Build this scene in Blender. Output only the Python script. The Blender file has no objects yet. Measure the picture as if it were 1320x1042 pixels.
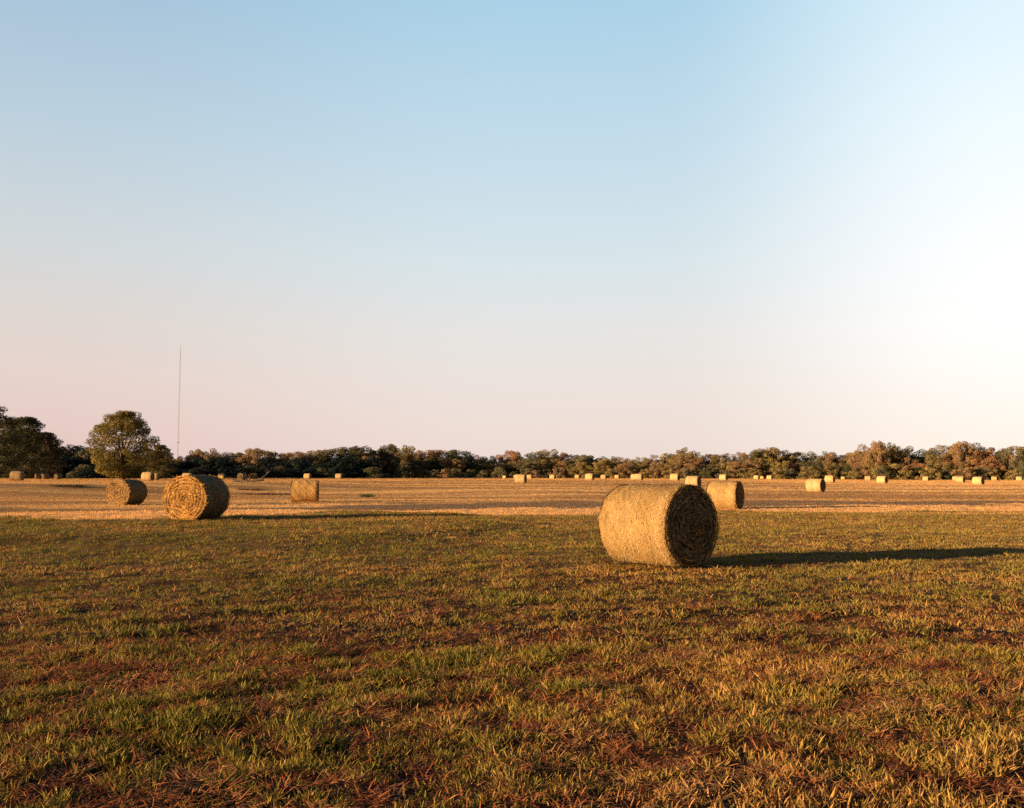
import bpy, math, random
import numpy as np
from mathutils import Vector, Matrix, Euler

# ------------------------------------------------------------------ camera, sky, sun, exposure
F, CX, CY, HOR, EYE = 1226.0, 660.0, 521.0, 614.0, 1.58      # focal length in photo pixels, centre, horizon row, eye height
PITCH = math.atan((HOR - CY) / F)
SUN_AZ = Vector((-0.927, -0.375))                             # towards the sun, in plan
SUN_EL = math.radians(8.6)
scene = bpy.context.scene
cam_d = bpy.data.cameras.new("camera")
cam = bpy.data.objects.new("camera", cam_d)
scene.collection.objects.link(cam)
cam.location = (0, 0, EYE)
cam.rotation_euler = (math.radians(90) + PITCH, 0, 0)
cam_d.sensor_width = 36.0
cam_d.lens = F / 1320.0 * 36.0
cam_d.clip_start = 0.1
cam_d.clip_end = 20000
scene.camera = cam
scene.render.resolution_x, scene.render.resolution_y = 1024, 808
scene.view_settings.view_transform = 'Standard'
scene.view_settings.look = 'None'
scene.view_settings.gamma = 1
scene.view_settings.exposure = 1.36
scene.render.engine = 'CYCLES'
scene.cycles.max_bounces = 5
scene.cycles.diffuse_bounces = 3
scene.cycles.use_fast_gi = False
scene.cycles.use_denoising = False


def lin(c):
    return tuple((v / 255 / 12.92) if v / 255 <= 0.04045 else ((v / 255 + 0.055) / 1.055) ** 2.4 for v in c)


world = bpy.data.worlds.new("World")
scene.world = world
world.use_nodes = True
wt = world.node_tree
wt.nodes.clear()


def wn(t, **k):
    n = wt.nodes.new(t)
    for a, b in k.items():
        setattr(n, a, b)
    return n


def wl(a, b):
    wt.links.new(a, b)


def wmath(op, a, b=None):
    n = wn('ShaderNodeMath', operation=op)
    for i, v in enumerate((a, b)):
        if v is None:
            continue
        if isinstance(v, (int, float)):
            n.inputs[i].default_value = v
        else:
            wl(v, n.inputs[i])
    return n.outputs[0]


def wrange(v, a, b, smooth=True, lo=0.0, hi=1.0):
    n = wn('ShaderNodeMapRange', interpolation_type='SMOOTHSTEP' if smooth else 'LINEAR', clamp=True)
    wl(v, n.inputs[0])
    for i, q in zip((1, 2, 3, 4), (a, b, lo, hi)):
        n.inputs[i].default_value = q
    return n.outputs[0]


def wramp(v, stops):
    n = wn('ShaderNodeValToRGB')
    wl(v, n.inputs[0])
    e = n.color_ramp.elements
    while len(e) < len(stops):
        e.new(0.5)
    for el, (p, c) in zip(e, stops):
        el.position = p
        el.color = (*lin(c), 1)
    return n.outputs[0]


def wmix(f, a, b):
    n = wn('ShaderNodeMix', data_type='RGBA')
    wl(f, n.inputs[0])
    wl(a, n.inputs[6])
    wl(b, n.inputs[7])
    return n.outputs[2]


tc = wn('ShaderNodeTexCoord')
sx = wn('ShaderNodeSeparateXYZ')
wl(tc.outputs['Generated'], sx.inputs[0])
dx, dy, dz = sx.outputs
hyp = wmath('SQRT', wmath('ADD', wmath('MULTIPLY', dx, dx), wmath('MULTIPLY', dy, dy)))
side = wmath('DIVIDE', dx, wmath('MAXIMUM', hyp, 0.001))
SKY_L = [(0.0, (222, 190, 185)), (0.05, (225, 198, 192)), (0.10, (225, 206, 199)), (0.15, (219, 209, 203)), (0.22, (207, 212, 213)), (0.33, (184, 204, 217)), (0.46, (158, 189, 212)), (0.62, (96, 140, 182)), (1.0, (52, 92, 150))]
SKY_C = [(0.0, (231, 212, 205)), (0.05, (233, 217, 210)), (0.10, (231, 221, 215)), (0.15, (226, 224, 221)), (0.22, (213, 225, 229)), (0.33, (193, 217, 230)), (0.46, (167, 206, 227)), (0.62, (96, 144, 186)), (1.0, (52, 92, 150))]
SKY_R = [(0.0, (252, 236, 222)), (0.05, (253, 242, 232)), (0.10, (253, 248, 243)), (0.15, (254, 253, 250)), (0.22, (250, 252, 252)), (0.33, (236, 248, 252)), (0.46, (212, 237, 248)), (0.62, (125, 165, 200)), (1.0, (52, 92, 150))]
cl, cc, cr = (wramp(dz, s) for s in (SKY_L, SKY_C, SKY_R))
g = wmix(wrange(side, -0.50, 0.02), cl, cc)
g = wmix(wrange(side, 0.15, 0.49), g, cr)
# the sky behind the camera and overhead is deeper than the part the evening glow fills
front = wrange(dy, -0.15, 0.55, lo=0.10, hi=0.394)
bg = wn('ShaderNodeBackground')
wl(g, bg.inputs[0])
wl(wmath('MULTIPLY', front, wrange(side, 0.55, 0.85, lo=1.0, hi=0.3)), bg.inputs[1])
nish = wn('ShaderNodeTexSky', sky_type='NISHITA', sun_disc=False)
nish.sun_elevation = SUN_EL
nish.sun_rotation = math.atan2(SUN_AZ.x, SUN_AZ.y)
bg2 = wn('ShaderNodeBackground')
wl(nish.outputs[0], bg2.inputs[0])
bg2.inputs[1].default_value = 0.004
addn = wn('ShaderNodeAddShader')
wl(bg.outputs[0], addn.inputs[0])
wl(bg2.outputs[0], addn.inputs[1])
wo = wn('ShaderNodeOutputWorld')
wl(addn.outputs[0], wo.inputs[0])

sun_d = bpy.data.lights.new("sun", 'SUN')
sun_d.energy = 5.0
sun_d.angle = math.radians(0.8)
sun_d.color = (1.0, 0.67, 0.35)
sun = bpy.data.objects.new("sun", sun_d)
scene.collection.objects.link(sun)
to_sun = Vector((SUN_AZ.x * math.cos(SUN_EL), SUN_AZ.y * math.cos(SUN_EL), math.sin(SUN_EL)))
sun.rotation_euler = (-to_sun).to_track_quat('-Z', 'Y').to_euler()
sun.location = to_sun * 50

# ------------------------------------------------------------------ helpers
C = scene.collection


def hash2(ix, iy, seed):
    h = (ix.astype(np.int64) * 374761393 + iy.astype(np.int64) * 668265263 + seed * 1442695041) & 0x7fffffff
    h = ((h ^ (h >> 13)) * 1274126177) & 0x7fffffff
    h = ((h ^ (h >> 16)) * 2246822519) & 0x7fffffff
    return (h ^ (h >> 15)) / float(0x7fffffff)


def vnoise(x, y, seed=0):
    x = np.asarray(x, float)
    y = np.asarray(y, float)
    xi, yi = np.floor(x), np.floor(y)
    fx, fy = x - xi, y - yi
    fx, fy = fx * fx * (3 - 2 * fx), fy * fy * (3 - 2 * fy)
    a, b = hash2(xi, yi, seed), hash2(xi + 1, yi, seed)
    c, d = hash2(xi, yi + 1, seed), hash2(xi + 1, yi + 1, seed)
    return (a * (1 - fx) + b * fx) * (1 - fy) + (c * (1 - fx) + d * fx) * fy


def fbm(x, y, seed=0, octv=3):
    t, a, n = 0, 1.0, 0
    for o in range(octv):
        t = t + a * vnoise(np.asarray(x) * 2 ** o + 17.3 * o, np.asarray(y) * 2 ** o - 9.1 * o, seed + o)
        n += a
        a *= 0.5
    return t / n


def smooth(v, a, b):
    t = np.clip((v - a) / (b - a), 0, 1)
    return t * t * (3 - 2 * t)


def tag(o, label=None, cat=None, group=None, kind=None):
    if label:
        o['label'] = label
    if cat:
        o['category'] = cat
    if group:
        o['group'] = group
    if kind:
        o['kind'] = kind
    return o


def empty(name, loc, rz=0.0):
    o = bpy.data.objects.new(name, None)
    C.objects.link(o)
    o.empty_display_size = 0.3
    o.location = loc
    o.rotation_euler = (0, 0, rz)
    return o


def np_mesh(name, V, Q, mats, attrs=None, smooth_shade=False, mat_idx=None):
    """V (n,3), Q list of face arrays of equal arity (k,3) or (k,4)"""
    me = bpy.data.meshes.new(name)
    Q = [np.asarray(q, np.int32) for q in (Q if isinstance(Q, list) else [Q]) if len(q)]
    nv = len(V)
    me.vertices.add(nv)
    me.vertices.foreach_set('co', np.asarray(V, np.float32).ravel())
    loops = np.concatenate([q.ravel() for q in Q])
    tot = np.concatenate([np.full(len(q), q.shape[1], np.int32) for q in Q])
    start = np.concatenate([[0], np.cumsum(tot)[:-1]]).astype(np.int32)
    me.loops.add(len(loops))
    me.loops.foreach_set('vertex_index', loops)
    me.polygons.add(len(tot))
    me.polygons.foreach_set('loop_start', start)
    me.polygons.foreach_set('loop_total', tot)
    if mat_idx is not None:
        me.polygons.foreach_set('material_index', np.asarray(mat_idx, np.int32))
    me.polygons.foreach_set('use_smooth', np.full(len(tot), bool(smooth_shade)))
    for k, v in (attrs or {}).items():
        v = np.asarray(v, np.float32)
        if v.ndim == 1:
            a = me.attributes.new(k, 'FLOAT', 'POINT')
            a.data.foreach_set('value', v)
        else:
            a = me.attributes.new(k, 'FLOAT_COLOR', 'POINT')
            if v.shape[1] == 3:
                v = np.hstack([v, np.ones((len(v), 1), np.float32)])
            a.data.foreach_set('color', v.ravel())
    for m in mats:
        me.materials.append(m)
    me.update(calc_edges=True)
    me.validate()
    return me


def link(name, me, parent=None):
    o = bpy.data.objects.new(name, me)
    C.objects.link(o)
    if parent:
        o.parent = parent
    return o


def copy_tree(o, parent=None):
    c = o.copy()
    C.objects.link(c)
    c.parent = parent
    for ch in o.children:
        copy_tree(ch, c)
    return c


# ------------------------------------------------------------------ bale list, read off the photograph: x0, x1, top, bottom in photo pixels, plan angle, label
D0 = 1.42
NEAR = [  # X, Y, z, plan angle, diameter, length, label, group
    (2.572, 16.887, 0.070, -0.879, 1.423, 1.52, "largest round hay bale, golden side and dark shaded end, alone on green grass"),
    (-9.928, 30.126, 0.235, 1.444, 1.42, 1.70, "big round hay bale at left, bright golden spiral end lit by the sun"),
    (-20.992, 52.083, 0.038, 1.383, 1.419, 1.62, "round bale left of the big bright-ended bale, tuft of straw sticking out"),
    (-13.072, 60.323, -0.05, 0.133, 1.419, 1.61, "round bale seen side-on, standing alone on tan stubble left of centre"),
    (10.624, 47.569, -0.03, -0.548, 1.424, 1.45, "medium round bale just behind and right of the largest bale, dark oval end"),
]
d = math.radians
FAR = [
    (15, 32, 607, 620, -25, "boxy looking far bale nearest the left edge, in front of dark trees"),
    (47.5, 56.5, 610.6, 618.3, 40, "dim shaded far bale, leftmost of three dull bales under dark trees"),
    (54, 66, 610.5, 618.2, 60, "dull bale in the middle of the three shaded bales at far left"),
    (71.5, 83, 610.8, 618.3, 60, "grey shaded far bale between the three dull bales and the lone tree"),
    (184, 200, 608, 620, -30, "far bale with dark end right of the lone tree, partly over another"),
    (195, 205, 609.6, 619.5, -35, "mostly hidden bale with a dark end, behind the bale by the lone tree"),
    (208, 218, 611, 617.2, -28, "small far bale seen just above and left of the big bright-ended bale"),
    (236, 249, 610, 619.5, -30, "bale whose top just peeks over the big bright-ended bale"),
    (282.5, 291.5, 610, 617, -25, "small bright bale just right of the big bright-ended bale, under dark trees"),
    (305, 322, 609.3, 618.6, 70, "shaded greenish bale beside the fallen branch, round end to the front"),
    (321, 335, 610.3, 618.2, -8, "dim bale seen side-on just right of the shaded round-ended bale"),
    (359, 365, 613.6, 617, 50, "tiny dark bale speck left of a small lit bale, against dark trees"),
    (365.5, 374.5, 612, 617.4, -28, "small lit bale above the left edge of the side-on middle bale"),
    (392, 402.5, 610, 617.4, -30, "small lit bale directly above the side-on middle bale"),
    (426.5, 434.5, 611.4, 617.2, -20, "left bale of the touching small pair right of the side-on middle bale"),
    (432.5, 442.5, 610, 617.2, -25, "right bale of the touching small pair right of the side-on middle bale"),
    (508.5, 515.5, 612.6, 617.2, -30, "tiny lone bale at the end of the dark trees, centre left"),
    (648, 653, 613, 617, -30, "tiniest pale bale left of the cluster of three near the centre"),
    (662, 680.5, 611.6, 623.6, -32, "nearest bale of the centre cluster of three, with a dark end"),
    (661.5, 669, 612.6, 617.4, -20, "pale bale peeking out left behind the centre cluster's nearest bale"),
    (679, 686.5, 611.8, 617.6, -30, "pale bale just right behind the centre cluster's nearest bale"),
    (707, 717.5, 611.8, 617.8, -32, "left bale of the small pair between the centre cluster and the largest bale"),
    (717, 723.5, 612, 617, -25, "right paler bale of the small pair right of the centre cluster"),
    (740, 748, 612, 617.2, -30, "small pale bale just left of the tall far bale on the skyline"),
    (753, 767, 609.6, 618.6, -32, "taller far bale left of the largest bale's top, dark right end"),
    (773.5, 782.5, 611.9, 618, -30, "small bale right of the tall far bale, above the largest bale's left edge"),
    (791, 799.5, 612.6, 617.7, -30, "small pale bale alone above the largest bale's left shoulder"),
    (811, 825, 611.6, 619.6, -30, "front bale of the overlapping pair seen over the largest bale"),
    (817.5, 828.5, 609.4, 618.2, -38, "rear bale of the overlapping pair over the largest bale, dark ended"),
    (863, 876, 609.8, 619.3, -32, "far bale above the largest bale's dark end, dark sliver at right"),
    (883.5, 902.5, 612.6, 627.5, -28, "bale peeking just above the largest bale's dark end"),
    (924.5, 939.5, 611.6, 619.8, -36, "far bale directly above the medium bale with dark oval end"),
    (970, 978.5, 612.3, 617.8, -30, "left bale of the row of three far bales right of the medium bale"),
    (978, 985, 613.8, 617.6, -40, "smallest middle bale of the row of three far bales"),
    (986.5, 996, 613, 618.8, -28, "right bale of the row of three far bales"),
    (1038, 1062, 617, 635, -24, "lone nearer bale at right with a narrow dark end, casting a long shadow"),
    (1061.5, 1075.5, 612.2, 622, -30, "far bale behind and touching the outline of the lone nearer bale at right"),
    (1082, 1088.5, 614, 618, -10, "tiny pale bale right of the lone nearer bale and its far neighbour"),
    (1113, 1121.5, 613, 619.4, -12, "small pale side-on bale just left of a bigger bale, right third"),
    (1128, 1143.5, 613.6, 623.6, -24, "bigger far bale with dark right end, right third of the field"),
    (1188, 1196.8, 614, 620.4, -16, "small pale bale above bare stubble, left of the tiny round-ended one"),
    (1206, 1212.5, 614.6, 619.6, 78, "tiny far bale showing a round end, right side of the field"),
    (1225.5, 1234, 614.4, 620.2, -10, "left paler bale of the touching pair at the right"),
    (1231, 1242, 614.2, 622.4, -18, "right larger bale of the touching pair at the right"),
    (1252, 1266.5, 615, 625.6, -16, "largest far bale near the right edge, dark right side"),
    (1276, 1283.5, 614.6, 620.3, -6, "small pale bale, second from the right edge"),
    (1307, 1316.5, 615, 621, -6, "small pale bale nearest the right edge"),
]

# ------------------------------------------------------------------ terrain: one smooth height function
ctl = [(x, y, z) for (x, y, z, *_r) in NEAR]
far_xy = []
for (x0, x1, yt, yb, th, lab) in FAR:
    Z = min(F * D0 / (yb - yt), 345.0)
    X = ((x0 + x1) / 2 - CX) / F * Z
    z = EYE - (yb - HOR) * Z / F
    far_xy.append((X, Z))
    ctl.append((X, Z, z))
for u in np.arange(-0.9, 0.95, 0.15):
    for Y in (3, 6, 10, 14):
        ctl.append((u * Y, Y, 0.0))
    for Y, py in ((330, 616.6 if u < 0.3 else 618.6), (420, 616.4 if u < 0.3 else 618.2)):
        ctl.append((u * Y, Y, EYE - (py - HOR) * Y / F))
ctl = np.array(ctl)
cu, clg = ctl[:, 0] / ctl[:, 1], np.log(ctl[:, 1])


def terrain(X, Y, micro=True):
    X = np.asarray(X, float)
    Y = np.asarray(Y, float)
    R = np.sqrt(X * X + Y * Y)
    Ye = np.maximum(Y, 0.25 * R + 1.0)
    u, lg = np.clip(X / Ye, -0.95, 0.95), np.log(np.clip(Ye, 3, 430))
    num = np.zeros(X.shape)
    den = np.full(X.shape, 1e-9)
    for a, b, c in zip(cu, clg, ctl[:, 2]):
        w = np.exp(-((u - a) / 0.13) ** 2 - ((lg - b) / 0.22) ** 2)
        num += w * c
        den += w
    z = num / den
    z = z * smooth(Ye, 6, 14)
    if micro:
        m = 0.09 * (fbm(X / 0.45, Y / 0.45, 3, 3) - 0.5) + 0.09 * (fbm(X / 3.5, Y / 3.5, 8, 2) - 0.5)
        z = z + m * (1 - 0.6 * smooth(Ye, 15, 60))
    return z


def ground_at(px, py):
    c, s = math.cos(PITCH), math.sin(PITCH)
    dxx, up = (px - CX) / F, -(py - CY) / F
    v = np.array([dxx, c - up * s, s + up * c])
    t = np.exp(np.linspace(math.log(3), math.log(420), 1500))
    P = np.array([0, 0, EYE]) + t[:, None] * v
    below = P[:, 2] < terrain(P[:, 0], P[:, 1])
    i = int(np.argmax(below)) if below.any() else len(t) - 1
    return P[i, 0], P[i, 1], float(terrain(P[i, 0], P[i, 1]))


XB = [-60, -15.4, -11, -6.2, 1.3, 10.5, 22.7, 60]
G_EDGE = [27, 29.5, 30.5, 36, 40.5, 43.5, 42.5, 42]
B_NEAR = [36, 38, 41, 45, 48.5, 52, 54, 54]
B_FAR = [43, 45, 50, 57, 60, 63, 63, 63]


def zones(X, Y):
    """weights of: green pasture, pink dry strip, grey thatch band, tan stubble"""
    w = 9.0 * (fbm(X / 3.2, Y / 2.4, 21, 4) - 0.5)
    e1 = np.interp(X, XB, G_EDGE) + w
    e2 = np.interp(X, XB, B_NEAR) + w
    e3 = np.interp(X, XB, B_FAR) + w * 1.5
    green = 1 - smooth(Y, e1 - 1.2, e1 + 1.6)
    band = smooth(Y, e2 - 0.8, e2 + 0.8) * (1 - smooth(Y, e3 - 1.5, e3 + 1.5))
    tan = smooth(Y, e3 - 1.5, e3 + 1.5)
    pink = np.clip(1 - green - band - tan, 0, 1)
    return green, pink, band, tan


def colmix(ws, cs):
    return sum(w[..., None] * np.array(c) for w, c in zip(ws, cs))


def stripes(X, Y):
    """windrow streaks across the mown field, 0..1"""
    Yw = Y + 0.05 * X
    s = fbm(X / 30.0, Yw / 3.2, 41, 3)
    t = fbm(X / 60.0, Yw / 9.0, 47, 2)
    return smooth(0.6 * s + 0.4 * t, 0.40, 0.62)


STUB_TAN, STUB_DARK = (0.85, 0.505, 0.20), (0.42, 0.235, 0.095)
STUB_PINK, STUB_BAND = (0.84, 0.485, 0.20), (0.27, 0.175, 0.10)


def stubble_col(X, Y):
    g_, p_, b_, t_ = zones(X, Y)
    s = stripes(X, Y)[..., None]
    tan = np.array(STUB_TAN) * s + np.array(STUB_DARK) * (1 - s)
    c = colmix((g_ + p_, b_), (STUB_PINK, STUB_BAND)) + t_[..., None] * tan
    return c


# ------------------------------------------------------------------ materials
def new_mat(name):
    m = bpy.data.materials.new(name)
    m.use_nodes = True
    nt = m.node_tree
    nt.nodes.clear()
    return m, nt


def nd(nt, t, **k):
    n = nt.nodes.new(t)
    for a, b in k.items():
        setattr(n, a, b)
    return n


def ramp(nt, fac, stops):
    n = nd(nt, 'ShaderNodeValToRGB')
    nt.links.new(fac, n.inputs[0])
    e = n.color_ramp.elements
    while len(e) < len(stops):
        e.new(0.5)
    for el, (p, c) in zip(e, stops):
        el.position = p
        el.color = (*c, 1)
    return n.outputs[0]


def mixc(nt, mode, fac, a, b):
    n = nd(nt, 'ShaderNodeMix', data_type='RGBA', blend_type=mode)
    for i, v in ((0, fac), (6, a), (7, b)):
        if isinstance(v, (int, float)):
            n.inputs[i].default_value = v
        elif isinstance(v, tuple):
            n.inputs[i].default_value = (*v, 1)
        else:
            nt.links.new(v, n.inputs[i])
    return n.outputs[2]


def noise(nt, scale, detail=3, vec=None, rough=0.6):
    n = nd(nt, 'ShaderNodeTexNoise')
    n.inputs['Scale'].default_value = scale
    n.inputs['Detail'].default_value = detail
    n.inputs['Roughness'].default_value = rough
    if vec is not None:
        nt.links.new(vec, n.inputs['Vector'])
    return n.outputs[0]


def leafy(nt, col, trans=0.3, rough=0.7, spec=0.15):
    p = nd(nt, 'ShaderNodeBsdfPrincipled')
    nt.links.new(col, p.inputs['Base Color'])
    p.inputs['Roughness'].default_value = rough
    p.inputs['Specular IOR Level'].default_value = spec
    t = nd(nt, 'ShaderNodeBsdfTranslucent')
    nt.links.new(col, t.inputs[0])
    mx = nd(nt, 'ShaderNodeMixShader')
    mx.inputs[0].default_value = trans
    nt.links.new(p.outputs[0], mx.inputs[1])
    nt.links.new(t.outputs[0], mx.inputs[2])
    o = nd(nt, 'ShaderNodeOutputMaterial')
    nt.links.new(mx.outputs[0], o.inputs[0])


def attr(nt, name, kind='GEOMETRY'):
    return nd(nt, 'ShaderNodeAttribute', attribute_name=name, attribute_type=kind)


# soil and thatch of the field: colour laid on the ground mesh, broken by noise
M_field, nt = new_mat('field_soil')
a = attr(nt, 'col')
geo = nd(nt, 'ShaderNodeNewGeometry')
n1 = noise(nt, 9.0, 6, geo.outputs['Position'], 0.7)
n2 = noise(nt, 0.7, 4, geo.outputs['Position'])
r1 = ramp(nt, n1, [(0.3, (0.45, 0.42, 0.40)), (0.5, (0.85, 0.85, 0.85)), (0.7, (1.35, 1.3, 1.2))])
r2 = ramp(nt, n2, [(0.3, (0.8, 0.8, 0.78)), (0.7, (1.15, 1.13, 1.1))])
c = mixc(nt, 'MULTIPLY', 1.0, a.outputs['Color'], r1)
c = mixc(nt, 'MULTIPLY', 1.0, c, r2)
p = nd(nt, 'ShaderNodeBsdfPrincipled')
p.inputs['Roughness'].default_value = 0.95
p.inputs['Specular IOR Level'].default_value = 0.05
nt.links.new(c, p.inputs['Base Color'])
b = nd(nt, 'ShaderNodeBump')
b.inputs['Strength'].default_value = 0.9
b.inputs['Distance'].default_value = 0.04
nt.links.new(noise(nt, 22.0, 5, geo.outputs['Position'], 0.7), b.inputs['Height'])
nt.links.new(b.outputs[0], p.inputs['Normal'])
o = nd(nt, 'ShaderNodeOutputMaterial')
nt.links.new(p.outputs[0], o.inputs[0])

# blades: colour = instance colour * small per-blade tone
M_blade, nt = new_mat('grass_blade')
a = attr(nt, 'col', 'INSTANCER')
t = attr(nt, 'tone')
r = ramp(nt, t.outputs['Fac'], [(0.0, (0.55, 0.5, 0.5)), (0.5, (1, 1, 1)), (1.0, (1.45, 1.35, 1.2))])
leafy(nt, mixc(nt, 'MULTIPLY', 1.0, a.outputs['Color'], r), 0.28)

# tree leaves: the crown object's own colour, varied leaf by leaf
M_leaf, nt = new_mat('leaves')
oi = nd(nt, 'ShaderNodeObjectInfo')
t = attr(nt, 'tone')
r = ramp(nt, t.outputs['Fac'], [(0.0, (0.6, 0.65, 0.68)), (0.5, (1, 1, 1)), (1.0, (1.45, 1.33, 1.1))])
leafy(nt, mixc(nt, 'MULTIPLY', 1.0, oi.outputs['Color'], r), 0.22)

M_bark, nt = new_mat('bark')
p = nd(nt, 'ShaderNodeBsdfPrincipled')
p.inputs['Roughness'].default_value = 0.9
nt.links.new(ramp(nt, noise(nt, 5.0, 5), [(0.3, (0.035, 0.025, 0.018)), (0.7, (0.11, 0.078, 0.055))]), p.inputs['Base Color'])
o = nd(nt, 'ShaderNodeOutputMaterial')
nt.links.new(p.outputs[0], o.inputs[0])


def hay_mat(name, stops, bump=0.6):
    m, nt = new_mat(name)
    t = attr(nt, 'tone')
    tcn = nd(nt, 'ShaderNodeTexCoord')
    nz = noise(nt, 38.0, 6, tcn.outputs['Object'], 0.75)
    nb = noise(nt, 3.0, 3, tcn.outputs['Object'])
    ad = nd(nt, 'ShaderNodeMath', operation='ADD')
    sb = nd(nt, 'ShaderNodeMath', operation='MULTIPLY_ADD')
    nt.links.new(nz, sb.inputs[0])
    sb.inputs[1].default_value = 0.9
    sb.inputs[2].default_value = -0.45
    nt.links.new(t.outputs['Fac'], ad.inputs[0])
    nt.links.new(sb.outputs[0], ad.inputs[1])
    c = ramp(nt, ad.outputs[0], stops)
    c = mixc(nt, 'MULTIPLY', 1.0, c, ramp(nt, nb, [(0.3, (0.82, 0.8, 0.78)), (0.7, (1.12, 1.1, 1.06))]))
    oi_ = nd(nt, 'ShaderNodeObjectInfo')
    c = mixc(nt, 'MULTIPLY', 1.0, c, oi_.outputs['Color'])
    p = nd(nt, 'ShaderNodeBsdfPrincipled')
    p.inputs['Roughness'].default_value = 0.75
    p.inputs['Specular IOR Level'].default_value = 0.2
    nt.links.new(c, p.inputs['Base Color'])
    b = nd(nt, 'ShaderNodeBump')
    b.inputs['Strength'].default_value = bump
    b.inputs['Distance'].default_value = 0.02
    nt.links.new(nz, b.inputs['Height'])
    nt.links.new(b.outputs[0], p.inputs['Normal'])
    o = nd(nt, 'ShaderNodeOutputMaterial')
    nt.links.new(p.outputs[0], o.inputs[0])
    return m


M_hay = hay_mat('hay_wrap', [(0.0, (0.24, 0.135, 0.05)), (0.35, (0.36, 0.222, 0.08)), (0.6, (0.46, 0.305, 0.125)), (1.0, (0.62, 0.45, 0.235))])
M_end = hay_mat('hay_end', [(0.0, (0.02, 0.012, 0.006)), (0.3, (0.17, 0.10, 0.04)), (0.6, (0.40, 0.25, 0.09)), (1.0, (0.66, 0.46, 0.21))])

# ------------------------------------------------------------------ the field: one ground sheet out to the horizon
angs = np.concatenate([np.linspace(-math.pi, -0.75, 60, endpoint=False), np.linspace(-0.75, 0.75, 460, endpoint=False), np.linspace(0.75, math.pi, 60, endpoint=False)])
rads = [0.6]
while rads[-1] < 3500:
    r_ = rads[-1]
    rads.append(r_ * (1.011 if 3 < r_ < 120 else 1.03))
rads = np.array(rads)
A, R_ = np.meshgrid(angs, rads)
GX, GY = (R_ * np.sin(A)).ravel(), (R_ * np.cos(A)).ravel()
GZ = terrain(GX, GY)
g_, p_, b_, t_ = zones(GX, GY)
soil = np.stack([0.024 + 0.035 * smooth(fbm(GX / 1.1, GY / 1.1, 55, 3), 0.45, 0.7), np.full(GX.shape, 0.014) + 0.012 * smooth(fbm(GX / 1.1, GY / 1.1, 55, 3), 0.45, 0.7), np.full(GX.shape, 0.011)], 1)
far_green = np.array((0.22, 0.15, 0.05))
gd = smooth(np.hypot(GX, GY), 8, 32)[:, None]
gcol = soil * (1 - gd) + far_green * gd
fcol = stubble_col(GX, GY)
gc = g_[:, None] * gcol + (1 - g_[:, None]) * fcol * 0.9
na, nr_ = len(angs), len(rads)
idx = np.arange(na * nr_).reshape(nr_, na)
q = np.stack([idx[:-1, :], np.roll(idx, -1, 1)[:-1, :], np.roll(idx, -1, 1)[1:, :], idx[1:, :]], -1).reshape(-1, 4)
V = np.stack([GX, GY, GZ], 1)
V = np.vstack([V, [[0, 0, float(terrain(np.array([0.0]), np.array([0.6]))[0])]]])
gc = np.vstack([gc, [[0.05, 0.03, 0.018]]])
tri = np.stack([idx[0], np.roll(idx[0], -1), np.full(na, len(V) - 1)], 1)
me = np_mesh('field', V, [q[:, ::-1], tri[:, ::-1]], [M_field], {'col': gc}, True)
tag(link('field', me), kind='structure')
print('ground', len(V))

# ------------------------------------------------------------------ grass and stubble
rng = np.random.default_rng(7)


def blade_clump(seed, n, radius, h0, h1, width, lean, seg=3, curl=0.4, lay=0.0):
    """n tapered ribbons; lay>0 presses them to the ground"""
    r = np.random.default_rng(seed)
    V, Q, T = [], [], []
    for i in range(n):
        a = r.uniform(0, 2 * np.pi)
        rr = radius * math.sqrt(r.uniform())
        bx, by = rr * math.cos(a), rr * math.sin(a)
        h = r.uniform(h0, h1)
        az = a + r.normal(0, 0.9)
        ln = abs(r.normal(lean, 0.25)) if lay == 0 else r.uniform(1.2, 1.5)
        w = width * r.uniform(0.7, 1.3)
        fa = r.uniform(0, np.pi)
        wx, wy = math.cos(fa) * w / 2, math.sin(fa) * w / 2
        px, py, pz = bx, by, (-0.01 if lay == 0 else r.uniform(0.004, 0.03))
        th = ln
        tone = r.uniform(0, 1)
        base = len(V)
        for k in range(seg + 1):
            f = k / seg
            tw = (1 - f ** 2 * 0.85) if k < seg else 0.12
            V += [(px - wx * tw, py - wy * tw, pz), (px + wx * tw, py + wy * tw, pz)]
            T += [tone * (0.6 + 0.4 * f)] * 2
            st = h / seg
            px += math.sin(th) * math.cos(az) * st
            py += math.sin(th) * math.sin(az) * st
            pz += math.cos(th) * st
            th += curl / seg * (1 + r.normal(0, 0.6))
        for k in range(seg):
            b0 = base + 2 * k
            Q.append((b0, b0 + 1, b0 + 3, b0 + 2))
    return np.array(V), np.array(Q), np.array(T)


def proto_set(prefix, specs, mat):
    col = bpy.data.collections.new(prefix)
    for i, s in enumerate(specs):
        V, Q, T = blade_clump(*s[0], **s[1])
        me = np_mesh('%s_%02d' % (prefix, i), V, Q, [mat], {'tone': T})
        ob = bpy.data.objects.new('%s_%02d' % (prefix, i), me)
        col.objects.link(ob)
    return col


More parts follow.
